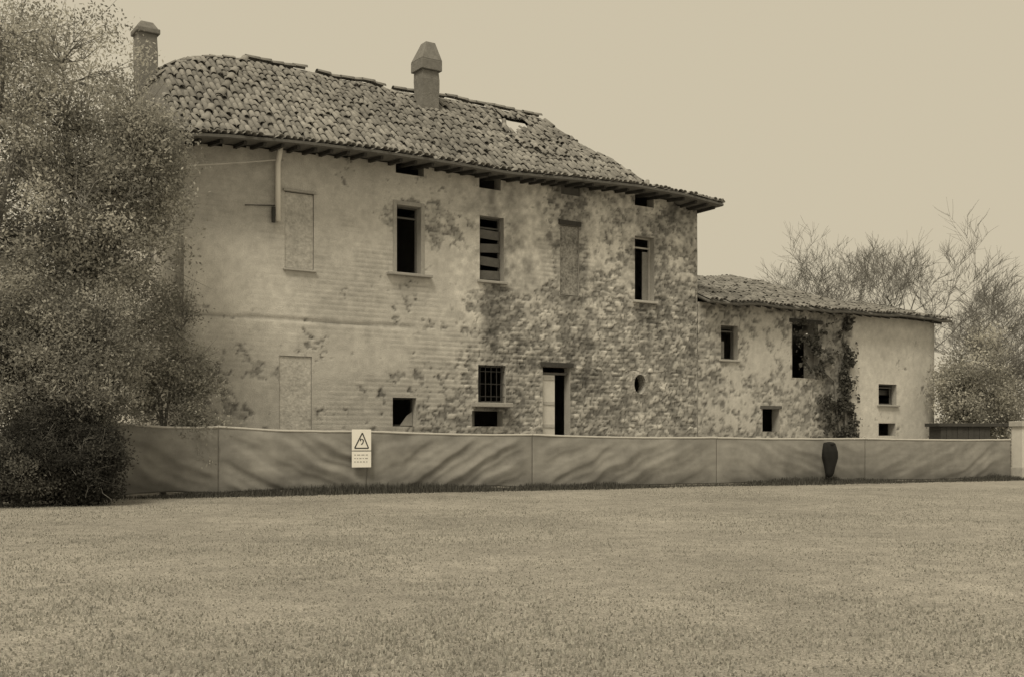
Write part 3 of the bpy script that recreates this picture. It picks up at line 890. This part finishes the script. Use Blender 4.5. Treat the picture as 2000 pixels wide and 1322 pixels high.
# posts, and a sheet of woven site netting laced between each pair of them
post_px = [130, 225, 427, 716, 1040, 1400, 1690, 1974]
post_s = [wall_s(p_) for p_ in post_px]
for q_ in post_s:
    MB().tube([(q_, 0.035, -0.3), (q_, 0.035, float(btop(q_))+0.035)], [0.026]*2, 8).build('post', M['metal'], bwall)
def fence_sheet(k_):
    a_, b_ = post_s[k_], post_s[k_+1]
    nu, nz = max(30, int((b_-a_)/0.045)), 36
    u = np.linspace(0, 1, nu); v = np.linspace(0, 1, nz)
    Uu, Vv = np.meshgrid(u, v)
    X = a_+0.004+(b_-a_-0.008)*Uu
    sagk = (0.05, 0.055, 0.04, 0.03, 0.035, 0.025, 0.03)[k_]
    top = btop(X)-sagk*4*Uu*(1-Uu)-0.02*(fbm(X, X*0, 1.3, 41)-0.5)
    bot = 0.035+0.05*fbm(X, X*0, 0.9, 43)+(0.06*np.sin(np.pi*Uu) if k_ < 4 else 0)
    Z = bot+(top-bot)*Vv
    amp = (0.05, 0.045, 0.06, 0.055, 0.032, 0.022, 0.026)[k_]
    sgn = (1, 1, 1, -1, -1, 1, -1)[k_]
    wob = fbm(X, Z, 0.8, 45+k_, 3)
    ph = (X*0.62+sgn*Z*1.25)*7.2+6.0*wob
    fold = (0.5+0.5*np.sin(ph))**1.8
    fold2 = (0.5+0.5*np.sin(ph*2.3+2.0))**2
    env = sst(1.02, 0.75, Vv)*(0.25+1.1*fbm(X, Z, 0.5, 48+k_, 2))*np.clip(np.minimum(Uu, 1-Uu)*9, 0.05, 1)
    h = amp*env*(fold+0.35*fold2)+0.05*np.sin(np.pi*Uu)*np.sin(np.pi*Vv)*fbm(X, Z, 0.3, 47)
    h = h + 0.022*(fbm(X*1.0+Z*0.5*sgn, Z*0.6, 3.2, 53, 4)-0.5)*np.clip(np.minimum(Uu, 1-Uu)*9, 0.05, 1)*sst(1.0, 0.9, Vv)
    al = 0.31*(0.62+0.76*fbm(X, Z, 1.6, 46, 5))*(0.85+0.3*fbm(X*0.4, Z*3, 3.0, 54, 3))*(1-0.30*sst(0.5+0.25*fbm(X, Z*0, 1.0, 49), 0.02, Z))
    ixx = np.arange(X.size).reshape(X.shape)
    fq = np.stack([ixx[:-1,:-1].ravel(), ixx[:-1,1:].ravel(), ixx[1:,1:].ravel(), ixx[1:,:-1].ravel()], 1)
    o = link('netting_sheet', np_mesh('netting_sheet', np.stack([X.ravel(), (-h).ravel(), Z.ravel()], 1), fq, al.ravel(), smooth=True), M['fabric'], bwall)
    sm = o.modifiers.new('solid', 'SOLIDIFY'); sm.thickness = 0.004
    # doubled, paler hem along the top
    n0 = len(u)
    hv, hf = [], []
    for m_ in range(n0):
        yy = -h[-1, m_]; zz = Z[-1, m_]
        hv += [(X[-1, m_], yy-0.012, zz-0.045), (X[-1, m_], yy-0.012, zz+0.012), (X[-1, m_], yy+0.012, zz+0.012), (X[-1, m_], yy+0.012, zz-0.045)]
    for m_ in range(n0-1):
        for c in range(4):
            hf.append((m_*4+c, (m_+1)*4+c, (m_+1)*4+(c+1) % 4, m_*4+(c+1) % 4))
    hm = link('hem', np_mesh('hem', np.array(hv), np.array(hf)), M['hem'], o)
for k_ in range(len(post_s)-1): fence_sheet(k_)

# pale gate pillar at the far right end
gpy = wall_y(wall_s(1990))
gp = empty('gate_pillar', (P(1999, gpy), gpy+0.1, 0), BA)
tag(gp, 'pale square gate pillar at the right end of the netting fence', 'pillar')
gh = PZ(822, gpy)
MB().box(-0.27, 0.27, -0.27, 0.27, -0.05, 0.4).build('plinth', M['stone'], gp, bevel=0.015)
MB().box(-0.23, 0.23, -0.23, 0.23, 0.401, gh-0.18).build('shaft', M['pale'], gp, bevel=0.012)
MB().box(-0.29, 0.29, -0.29, 0.29, gh-0.179, gh).build('cap', M['coping'], gp, bevel=0.02)

# ------------------------------------------------------------------ warning sign
sgy = wall_y(wall_s(706))-0.16
sgx = P(706, sgy)
sg = empty('warning_sign', (sgx, sgy, 0), BA*0.8)
tag(sg, 'two white square sign plates hung on the netting fence, upper one with warning triangle', 'sign')
pw = 38/F*sgy/2
zt, zm, zb = PZ(838, sgy), PZ(880, sgy), PZ(912, sgy)
for q_ in (-1, 1):
    MB().tube([(q_*(38/F*sgy/2-0.05), 0.0, PZ(838, sgy)-0.04), (q_*(38/F*sgy/2-0.05), 0.1, PZ(838, sgy)+0.01)], [0.006]*2, 5).build('wire_tie', M['metal'], sg)
up_ = MB().box(-pw, pw, -0.012, 0.0, zm+.012, zt).build('upper_plate', M['sign'], sg, bevel=0.004)
lo_ = MB().box(-pw, pw, -0.012, 0.0, zb, zm-.012).build('lower_plate', M['sign'], sg, bevel=0.004)
def strip(pts, w, y, m, name, parent):
    mb = MB()
    for (a, b) in pts:
        d = Vector((b[0]-a[0], 0, b[1]-a[1])); d.normalize(); nrm = Vector((-d.z, 0, d.x))*w/2
        A = Vector((a[0], y, a[1])); B = Vector((b[0], y, b[1]))
        mb.poly([A-nrm, B-nrm, B+nrm, A+nrm])
    return mb.build(name, m, parent)
h_ = zt-zm
tri = [(-pw*0.72, zm+h_*0.13), (pw*0.72, zm+h_*0.13), (0.02, zm+h_*0.84)]
strip([(tri[0], tri[1]), (tri[1], tri[2]), (tri[2], tri[0])], 0.03, -0.016, M['ink'], 'triangle_mark', up_)
strip([((-0.01, zm+h_*.30), (0.03, zm+h_*.36)), ((0.03, zm+h_*.36), (0.05, zm+h_*.50)), ((0.05, zm+h_*.50), (0.0, zm+h_*.56)), ((-0.03, zm+h_*.46), (-0.02, zm+h_*.58))], 0.026, -0.0165, M['ink'], 'figure_mark', up_)
hb_ = zm-zb
ls = []
for r, zz in enumerate((0.76, 0.55, 0.34)):
    x = -pw*0.75
    while x < pw*0.7:
        w_ = rt.uniform(0.03, 0.08); ls.append(((x, zb+hb_*zz), (min(x+w_, pw*0.78), zb+hb_*zz))); x += w_+0.03
tag(strip(ls, 0.02, -0.016, M['inkgrey'], 'small_print', lo_), kind='stuff')

# ------------------------------------------------------------------ rubbish bag holder
by = wall_y(wall_s(1620))-0.5
bxw = P(1621, by)
bn = empty('litter_bag_holder', (bxw, by, gz(bxw, by)), BA)
tag(bn, 'black rubbish bag hanging from a short post in front of the netting fence', 'rubbish bag')
bz0, bz1 = PZ(932, by), PZ(864, by)
hh = bz1-bz0
MB().tube([(0.02, 0.20, -0.2), (0.02, 0.20, bz1-0.02)], [0.025]*2, 10).build('post', M['iron'], bn)
V_, F_ = [], []
nr_, na_ = 26, 36
for i in range(nr_):
    f_ = i/(nr_-1)
    r0 = float(np.interp(f_, [0, .03, .12, .35, .58, .75, .88, .96, 1.0], [.02, .09, .13, .185, .24, .25, .225, .20, .18]))
    for k in range(na_):
        a_ = 2*math.pi*k/na_
        wr_k = 1+0.10*(float(vnoise(np.array([math.cos(a_)*1.3+2]), np.array([math.sin(a_)*1.3+f_*2]), 1.6, 51)[0])-0.5)*2 + 0.05*math.sin(a_*7+5*f_)*(0.3+f_)
        sx = 0.045*math.sin(f_*3.0)-0.03
        V_.append((r0*wr_k*math.cos(a_)+sx, 0.8*r0*wr_k*math.sin(a_), bz0+hh*f_-0.03*max(0, f_-0.6)*2.5*(0.5+0.5*math.cos(a_))))
for i in range(nr_-1):
    for k in range(na_):
        F_.append((i*na_+k, i*na_+(k+1) % na_, (i+1)*na_+(k+1) % na_, (i+1)*na_+k))
link('bag', np_mesh('bag', np.array(V_), np.array(F_), smooth=True), M['black'], bn)
MB().tube([(0.165*math.cos(2*math.pi*k/20)-0.02, 0.135*math.sin(2*math.pi*k/20), bz1-0.055-0.05*math.cos(2*math.pi*k/20)) for k in range(21)], [0.014]*21, 6).build('ring', M['iron'], bn)
MB().lathe([(0.175, bz1-0.07), (0.18, bz1-0.03), (0.13, bz1+0.01), (0.02, bz1+0.03)], 20, (-0.02, 0)).build('lid', M['black'], bn)

# ------------------------------------------------------------------ vegetation
def leaves_mesh(name, C, size, alb, aspect=0.5):
    """one small bent quad per leaf, random orientation"""
    n_ = len(C)
    u = RNG.normal(size=(n_, 3)); u /= np.linalg.norm(u, axis=1)[:, None]
    w = RNG.normal(size=(n_, 3)); w -= (w*u).sum(1)[:, None]*u; w /= np.linalg.norm(w, axis=1)[:, None]
    sz = size*(0.6+0.8*RNG.random(n_))[:, None]
    a = C-u*sz*0.5; b = C+w*sz*aspect*0.5; c = C+u*sz*0.5; d = C-w*sz*aspect*0.5
    V = np.stack([a, b, c, d], 1).reshape(-1, 3)
    Fq = np.arange(n_*4).reshape(-1, 4)
    return np_mesh(name, V, Fq, np.repeat(alb, 4))
def plant(name, label, cat, base, th, tr, envs, n_cl, cl_r, n_leaf, size, alb, group=None, leaf_name='crown', limbs=7, spread=1.0, lean=(0,0), seed=1, low=0.0):
    r = random.Random(seed); rg = np.random.default_rng(seed)
    root = empty(name, (base[0], base[1], gz(base[0], base[1])-0.03))
    tag(root, label, cat, group)
    # clump centres inside the envelope ellipsoids (relative to the base)
    C = []
    while len(C) < n_cl:
        e = envs[r.randrange(len(envs))]
        v = rg.normal(size=3); v /= np.linalg.norm(v); v *= r.random()**0.42
        p = np.array([e[0]+v[0]*e[3], e[1]+v[1]*e[4], e[2]+v[2]*e[5]])
        if p[2] > low+0.15: C.append(p)
    C = np.array(C)
    # trunk and limbs
    mb = MB()
    tpts = [(lean[0]*k/5*th+r.gauss(0,.03)*tr*6*(k > 0), lean[1]*k/5*th+r.gauss(0,.03)*tr*6*(k > 0), th*k/5) for k in range(6)]
    mb.tube(tpts, [tr*(1.25 if k == 0 else 1-0.09*k) for k in range(6)], 8)
    nodes = [np.array(p) for p in tpts[2:]]
    nr = [tr*0.6]*len(nodes)
    for i in range(limbs):
        tgt = C[r.randrange(n_cl)]; st = nodes[r.randrange(2, 4)] if len(nodes) > 3 else nodes[-1]
        m1 = st+(tgt-st)*0.35+np.array([0, 0, 0.18*np.linalg.norm(tgt-st)])*0.5+rg.normal(size=3)*0.1
        m2 = st+(tgt-st)*0.7+np.array([0, 0, 0.1*np.linalg.norm(tgt-st)])*0.5+rg.normal(size=3)*0.1
        mb.tube([st, m1, m2, tgt], [tr*0.5, tr*0.36, tr*0.24, tr*0.08], 6)
        nodes += [m1, m2, tgt]; nr += [tr*0.3, tr*0.2, tr*0.1]
    N = np.array(nodes)
    for p in C:
        d = np.linalg.norm(N-p, axis=1)+0.5*np.maximum(N[:,2]-p[2], 0)
        j = int(d.argmin()); q_ = N[j]
        m1 = (q_+p)/2+rg.normal(size=3)*0.12*np.linalg.norm(p-q_)
        mb.tube([q_, m1, p], [max(0.012, nr[j]*0.5), 0.012, 0.005], 4, cap=False)
        for _ in range(3):
            e = p+rg.normal(size=3)*cl_r*0.9
            mb.tube([m1, (m1+e)/2+rg.normal(size=3)*0.05, e], [0.009, 0.006, 0.003], 3, cap=False)
    mb.build('trunk', M['bark'], root)
    per = (n_leaf*0.95*(0.5+rg.random(n_cl))).astype(int)
    LC = np.repeat(C, per, 0)
    off = rg.normal(size=LC.shape)*cl_r*np.array([1, 1, 0.75])*0.62
    LC = LC+off
    ca = np.repeat(alb*(0.55+0.9*rg.random(n_cl)), per)*(0.75+0.5*rg.random(len(LC)))
    ok = LC[:, 2] > low+0.02
    link(leaf_name, leaves_mesh(leaf_name, LC[ok], size, ca[ok]), M['leaf'], root)
    return root
def at(px, y): return (P(px, y), y)
LA = 0.45
GT = 'trees and shrubs left of the farmhouse'
plant('broadleaf_tree', 'tall fine-leaved tree overlapping the left end of the farmhouse', 'tree', at(150, 25.6), 5.2, 0.20,
      [(-0.1,0,9.2,2.0,2.0,2.5), (0.9,0,8.0,1.5,1.5,1.7), (0.9,0,6.6,1.9,1.9,2.0), (-0.8,0,6.0,2.3,2.0,2.6), (0.6,-0.3,4.2,2.0,1.5,1.9), (1.5,0,7.4,0.9,0.9,1.6)], 470, 0.42, 170, 0.085, LA, GT, limbs=12, seed=3)
plant('broadleaf_tree', 'tall fine-leaved tree filling the left edge of the picture', 'tree', at(-60, 24.4), 5.0, 0.22,
      [(0.2,0,9.4,2.2,2.1,2.9), (0.5,0,6.0,2.4,2.0,2.6), (0,0,4.0,2.2,1.8,1.8)], 350, 0.42, 170, 0.085, LA, GT, limbs=12, seed=5)
plant('tall_shrub', 'tall pale shrub behind the fence against the left corner of the farmhouse', 'shrub', at(318, 26.6), 1.6, 0.07,
      [(0.1,0,3.2,1.0,0.6,2.1), (0.75,0.1,2.0,0.75,0.5,1.6), (-0.5,0,2.6,0.9,0.6,1.8)], 150, 0.3, 170, 0.07, LA*0.9, GT, limbs=6, seed=8)
plant('mid_shrub', 'mid-height tangled shrub at the left edge, above the dark bush', 'shrub', at(30, 23.6), 1.4, 0.08,
      [(0,0,3.2,1.9,1.2,1.9), (0.9,0,2.6,1.5,1.0,1.6)], 260, 0.34, 170, 0.075, LA*0.8, GT, limbs=7, seed=9)
plant('mid_shrub', 'twiggy shrub rising over the left end of the netting fence', 'shrub', at(190, 24.4), 1.3, 0.06,
      [(0,0,3.2,1.3,0.8,1.8), (-0.4,0,2.2,1.0,0.7,1.2)], 190, 0.3, 160, 0.07, LA*0.85, GT, limbs=6, seed=10)
plant('evergreen_bush', 'dark dense evergreen bush hiding the left end of the netting fence', 'bush', at(120, 22.9), 0.7, 0.07,
      [(0.0,0,1.15,1.15,0.9,1.1), (0.55,0,0.8,0.65,0.6,0.8), (-0.7,0,0.9,1.0,0.8,0.9)], 150, 0.26, 420, 0.06, 0.075, GT, leaf_name='foliage', limbs=6, seed=12)
plant('evergreen_bush', 'low dark bush at the bottom left picture edge beside the road', 'bush', at(0, 22.4), 0.5, 0.06,
      [(0.0,0,0.75,1.2,0.8,0.75)], 90, 0.25, 340, 0.06, 0.16, GT, leaf_name='foliage', limbs=5, seed=13)
plant('pale_shrub', 'large pale rounded shrub behind the fence, right of the farm wing', 'shrub', at(1915, 43.5), 1.6, 0.1,
      [(0,0,3.3,1.75,1.5,2.6), (0.5,0,2.2,1.5,1.3,2.0), (-0.9,0,2.6,0.9,1.0,2.0)], 210, 0.42, 150, 0.11, LA*1.1, limbs=8, seed=15)

# bare trees behind the wing
def bare_tree(name, label, base, h, tr, fan, lean, levels, seed, group):
    r = random.Random(seed)
    root = empty(name, (base[0], base[1], -0.05))
    tag(root, label, 'tree', group)
    tk = MB(); tw = MB()
    def grow(p, d, ln, rad, lev):
        pts = [p]; dd = d.copy()
        nseg = 4 if lev < 2 else 3
        for i in range(nseg):
            dd = (dd + Vector((r.gauss(0,.13), r.gauss(0,.13), r.gauss(0.05,.08)))).normalized()
            pts.append(pts[-1]+dd*ln/nseg)
        rads = [rad*(1-0.42*i/nseg) for i in range(nseg+1)]
        (tk if lev < 2 else tw).tube(pts, rads, 7 if lev < 2 else (4 if lev < 4 else 3), cap=lev < 2)
        if lev >= levels: return
        nb = r.choice((3, 4, 4)) if lev < levels-1 else r.choice((4, 5))
        for i in range(nb):
            k_ = r.uniform(0.4, 1.0) if lev > 0 else r.uniform(0.5, 1.0)
            j = min(int(k_*nseg), nseg-1); f_ = k_*nseg-j
            q_ = pts[j].lerp(pts[j+1], f_)
            ax = Vector((r.gauss(0,1), r.gauss(0,1), r.gauss(0,0.4))).normalized()
            nd = (dd + ax*fan*r.uniform(0.6, 1.25) + Vector((0,0,0.03))).normalized()
            grow(q_, nd, ln*r.uniform(0.58, 0.8), max(0.0075, rads[j]*r.uniform(0.42, 0.62)), lev+1)
    grow(Vector((0,0,0)), Vector(lean).normalized(), h, tr, 0)
    tk.build('trunk', M['twig'], root)
    tw.build('crown', M['twig'], root)
GB = 'bare trees behind the farm wing'
bare_tree('bare_tree', 'bare upright tree rising highest behind the sagging wing roof', at(1748, 53), 4.9, 0.22, 0.8, (0.02, 0, 1), 6, 21, GB)
bare_tree('bare_tree', 'bare fan-shaped tree leaning right at the end of the farm wing', at(1842, 47.5), 3.5, 0.22, 0.8, (0.22, 0.05, 1), 6, 24, GB)
bare_tree('bare_tree', 'smaller bare tree just above the left part of the wing roof', at(1600, 54), 4.4, 0.18, 0.85, (-0.03, 0, 1), 6, 27, GB)
bare_tree('bare_tree', 'bare tree at the far right picture edge', at(1960, 51), 3.6, 0.18, 0.85, (0.1, 0, 1), 6, 29, GB)

# ivy over the collapsed middle bay of the wing
iv = empty('climbing_ivy', (wo.x, wo.y, 0), TH)
tag(iv, 'climbing ivy clinging to the collapsed middle bay of the farm wing', 'ivy')
pth = [fac(px, py)[0:2] for px, py in ((1640, 852), (1632, 800), (1628, 745), (1600, 720), (1586, 680), (1590, 630))]
pth2 = [fac(px, py)[0:2] for px, py in ((1650, 852), (1648, 790), (1652, 720), (1645, 660), (1650, 625))]
mb = MB(); LCs = []
for pp, wd in ((pth, 0.5), (pth2, 0.3)):
    p3 = [(p[0]-wing_s, -0.05, p[1]) for p in pp]
    p3 = [(p3[0][0], -0.05, 0.0)] + p3
    mb.tube(p3, [0.05-0.006*i for i in range(len(p3))], 6)
    for i in range(len(p3)-1):
        A, B = np.array(p3[i]), np.array(p3[i+1])
        m_ = int(np.linalg.norm(B-A)*560)
        k_ = RNG.random((m_, 1))
        pts = A+(B-A)*k_ + np.stack([RNG.normal(0, wd, m_), -np.abs(RNG.normal(0, .07, m_)), RNG.normal(0, 0.2, m_)], 1)
        LCs.append(pts)
mb.build('stem', M['bark'], iv)
LCs = np.concatenate(LCs); LCs[:, 1] = np.minimum(LCs[:, 1], -0.03)
keep = fbm(LCs[:,0], LCs[:,2], 3.0, 33) > 0.52
LCs = LCs[keep]
link('foliage', leaves_mesh('foliage', LCs, 0.13, 0.15*(0.4+RNG.random(len(LCs))), 0.8), M['leaf'], iv)

# low dark shed roofed with an overhanging board, right of the wing
shy = 42.0
sh = empty('low_shed', (P(1877, shy), shy, 0), math.radians(10))
tag(sh, 'low dark timber lean-to with overhanging flat top behind the fence at right', 'shed')
wsh = (1930-1825)/F*shy/2
zt = PZ(826, shy)
for i in range(9):
    x = -wsh+i*wsh*2/9
    MB().box(x+.006, x+wsh*2/9-.006, -0.3-(i % 2)*0.008, -0.27, 0.0, zt-0.13).build('plank', M['darktimber'], sh)
MB().box(-wsh, wsh, -0.268, 0.5, 0.0, zt-0.131).build('body', M['darktimber'], sh)
MB().box(-wsh-0.12, wsh+0.92, -0.4, 0.62, zt-0.128, zt).build('top_board', M['darktimber'], sh, bevel=0.01)
MB().tube([(wsh+0.8, 0.1, 0), (wsh+0.8, 0.1, zt-0.13)], [0.05]*2, 8).build('post', M['timber'], sh)

# utility pole (left of the frame) and the pale cable to the house
ppx, ppy = P(-130, 23.5), 23.5
up = empty('utility_pole', (ppx, ppy, 0))
tag(up, 'timber utility pole standing in the foliage left of the house', 'pole')
MB().tube([(0,0,-0.3), (0,0,4), (0,0,7.6)], [0.13, 0.115, 0.1], 10).build('pole', M['timber'], up)
MB().box(-0.05, 0.05, -0.5, 0.5, 7.1, 7.2).build('crossarm', M['timber'], up)
pe = local_to_world(*(lambda a: (a[0], -0.2, a[1]))(fac(538, 313, -0.2)))
p0 = Vector((ppx+0.05, ppy, PZ(325, ppy)))
pts = []
for i in range(25):
    k_ = i/24; p = p0.lerp(pe, k_); p.z -= 0.12*4*k_*(1-k_); pts.append(p)
cb = MB().tube(pts, [0.017]*25, 6).build('overhead_cable', M['cable'])
tag(cb, 'pale overhead cable running from the left foliage to the house eaves', 'cable')

# ------------------------------------------------------------------ weeds along the fence foot
def blades(n_, pos, hgt, alb):
    """thin bent grass blades, 2 quads each folded into one tapered quad"""
    ang = RNG.random(n_)*2*np.pi; lean = RNG.normal(0, .35, n_)
    w = 0.006+0.008*RNG.random(n_)
    dx, dy = np.cos(ang)*w, np.sin(ang)*w
    tx, ty = -np.sin(ang)*lean*hgt, np.cos(ang)*lean*hgt
    a = pos+np.stack([-dx,-dy,np.zeros(n_)],1); b = pos+np.stack([dx,dy,np.zeros(n_)],1)
    c = pos+np.stack([dx*.3+tx, dy*.3+ty, hgt],1); d = pos+np.stack([-dx*.3+tx, -dy*.3+ty, hgt],1)
    return np.stack([a,b,c,d],1).reshape(-1,3), np.repeat(alb, 4)
n_ = 30000
us = RNG.random(n_)*BL; vsd = -np.abs(RNG.normal(0, 0.3, n_))-0.03
dens = fbm(us, us*0, 0.35, 36) + 0.3*np.exp(-((us-wall_s(690))/2.2)**2)
kp = RNG.random(n_) < sst(0.3, 0.62, dens)+0.2
us, vsd, dens = us[kp], vsd[kp], dens[kp]
c_, s_ = math.cos(BA), math.sin(BA)
X = BW0.x+c_*us-s_*vsd; Y = BW0.y+s_*us+c_*vsd
Zg = (fbm(X, Y, 0.5, 31)-0.5)*0.05-0.01
hg = (0.06+0.22*RNG.random(len(us))*sst(0.3, 0.7, dens))*np.exp(vsd*1.2)+0.03
VB, AB = blades(len(us), np.stack([X, Y, Zg], 1), hg, 0.16*(0.4+0.9*RNG.random(len(us))))
wd = link('roadside_weeds', np_mesh('roadside_weeds', VB, np.arange(len(VB)).reshape(-1,4), AB), M['leaf'])
tag(wd, 'dry weeds and grass growing along the foot of the netting fence', 'weeds', kind='stuff')

# loose grit on the ground
n_ = 5000
X = RNG.normal(0, 1, n_); Yd = 5.5+22*RNG.random(n_)**1.6
X = (RNG.random(n_)-0.5)*Yd*1.15
ok = Yd < 29.0+0.418*X-0.5
X, Yd = X[ok], Yd[ok]; n_ = len(X)
Zg = (fbm(X, Yd, 0.5, 31)-0.5)*0.05
r_ = 0.004+0.011*RNG.random(n_)**3
oct_v = np.array([(1,0,0),(0,1,0),(-1,0,0),(0,-1,0),(0,0,0.7),(0,0,-0.5)])
oct_f = np.array([(0,1,4),(1,2,4),(2,3,4),(3,0,4),(1,0,5),(2,1,5),(3,2,5),(0,3,5)])
sc3 = (0.6+0.8*RNG.random((n_,6,3)))*r_[:,None,None]
VV = oct_v[None]*sc3+np.stack([X,Yd,Zg+r_*0.2],1)[:,None]
FF = oct_f[None]+(np.arange(n_)*6)[:,None,None]
gr = link('grit', np_mesh('grit', VV.reshape(-1,3), FF.reshape(-1,3), np.repeat(0.3*(0.6+0.7*RNG.random(n_)), 6)), M['facade'])
tag(gr, 'loose grit scattered over the dusty ground', 'grit', kind='stuff')

# short dry grass over the open ground
n_ = 190000
Yd = 5.6+25*RNG.random(n_)**1.5
X = (RNG.random(n_)-0.5)*Yd*1.2
dn = fbm(X, Yd, 0.5, 61, 4)
ok = (Yd < 29.2+0.418*X-0.15) & (RNG.random(n_) < 0.6*sst(0.25, 0.7, dn)+0.45)
X, Yd, dn = X[ok], Yd[ok], dn[ok]; n_ = len(X)
Zg = (fbm(X, Yd, 0.5, 31)-0.5)*0.05-0.004
hg = 0.010+0.024*RNG.random(n_)*(0.5+0.5*sst(0.3, 0.65, dn))
VB, AB = blades(n_, np.stack([X, Yd, Zg], 1), hg, 0.46*(0.6+0.7*RNG.random(n_)))
dg = link('dry_grass', np_mesh('dry_grass', VB, np.arange(len(VB)).reshape(-1,4), AB), M['leaf'])
tag(dg, 'short dry grass over the open ground in front of the fence', 'grass', kind='stuff')
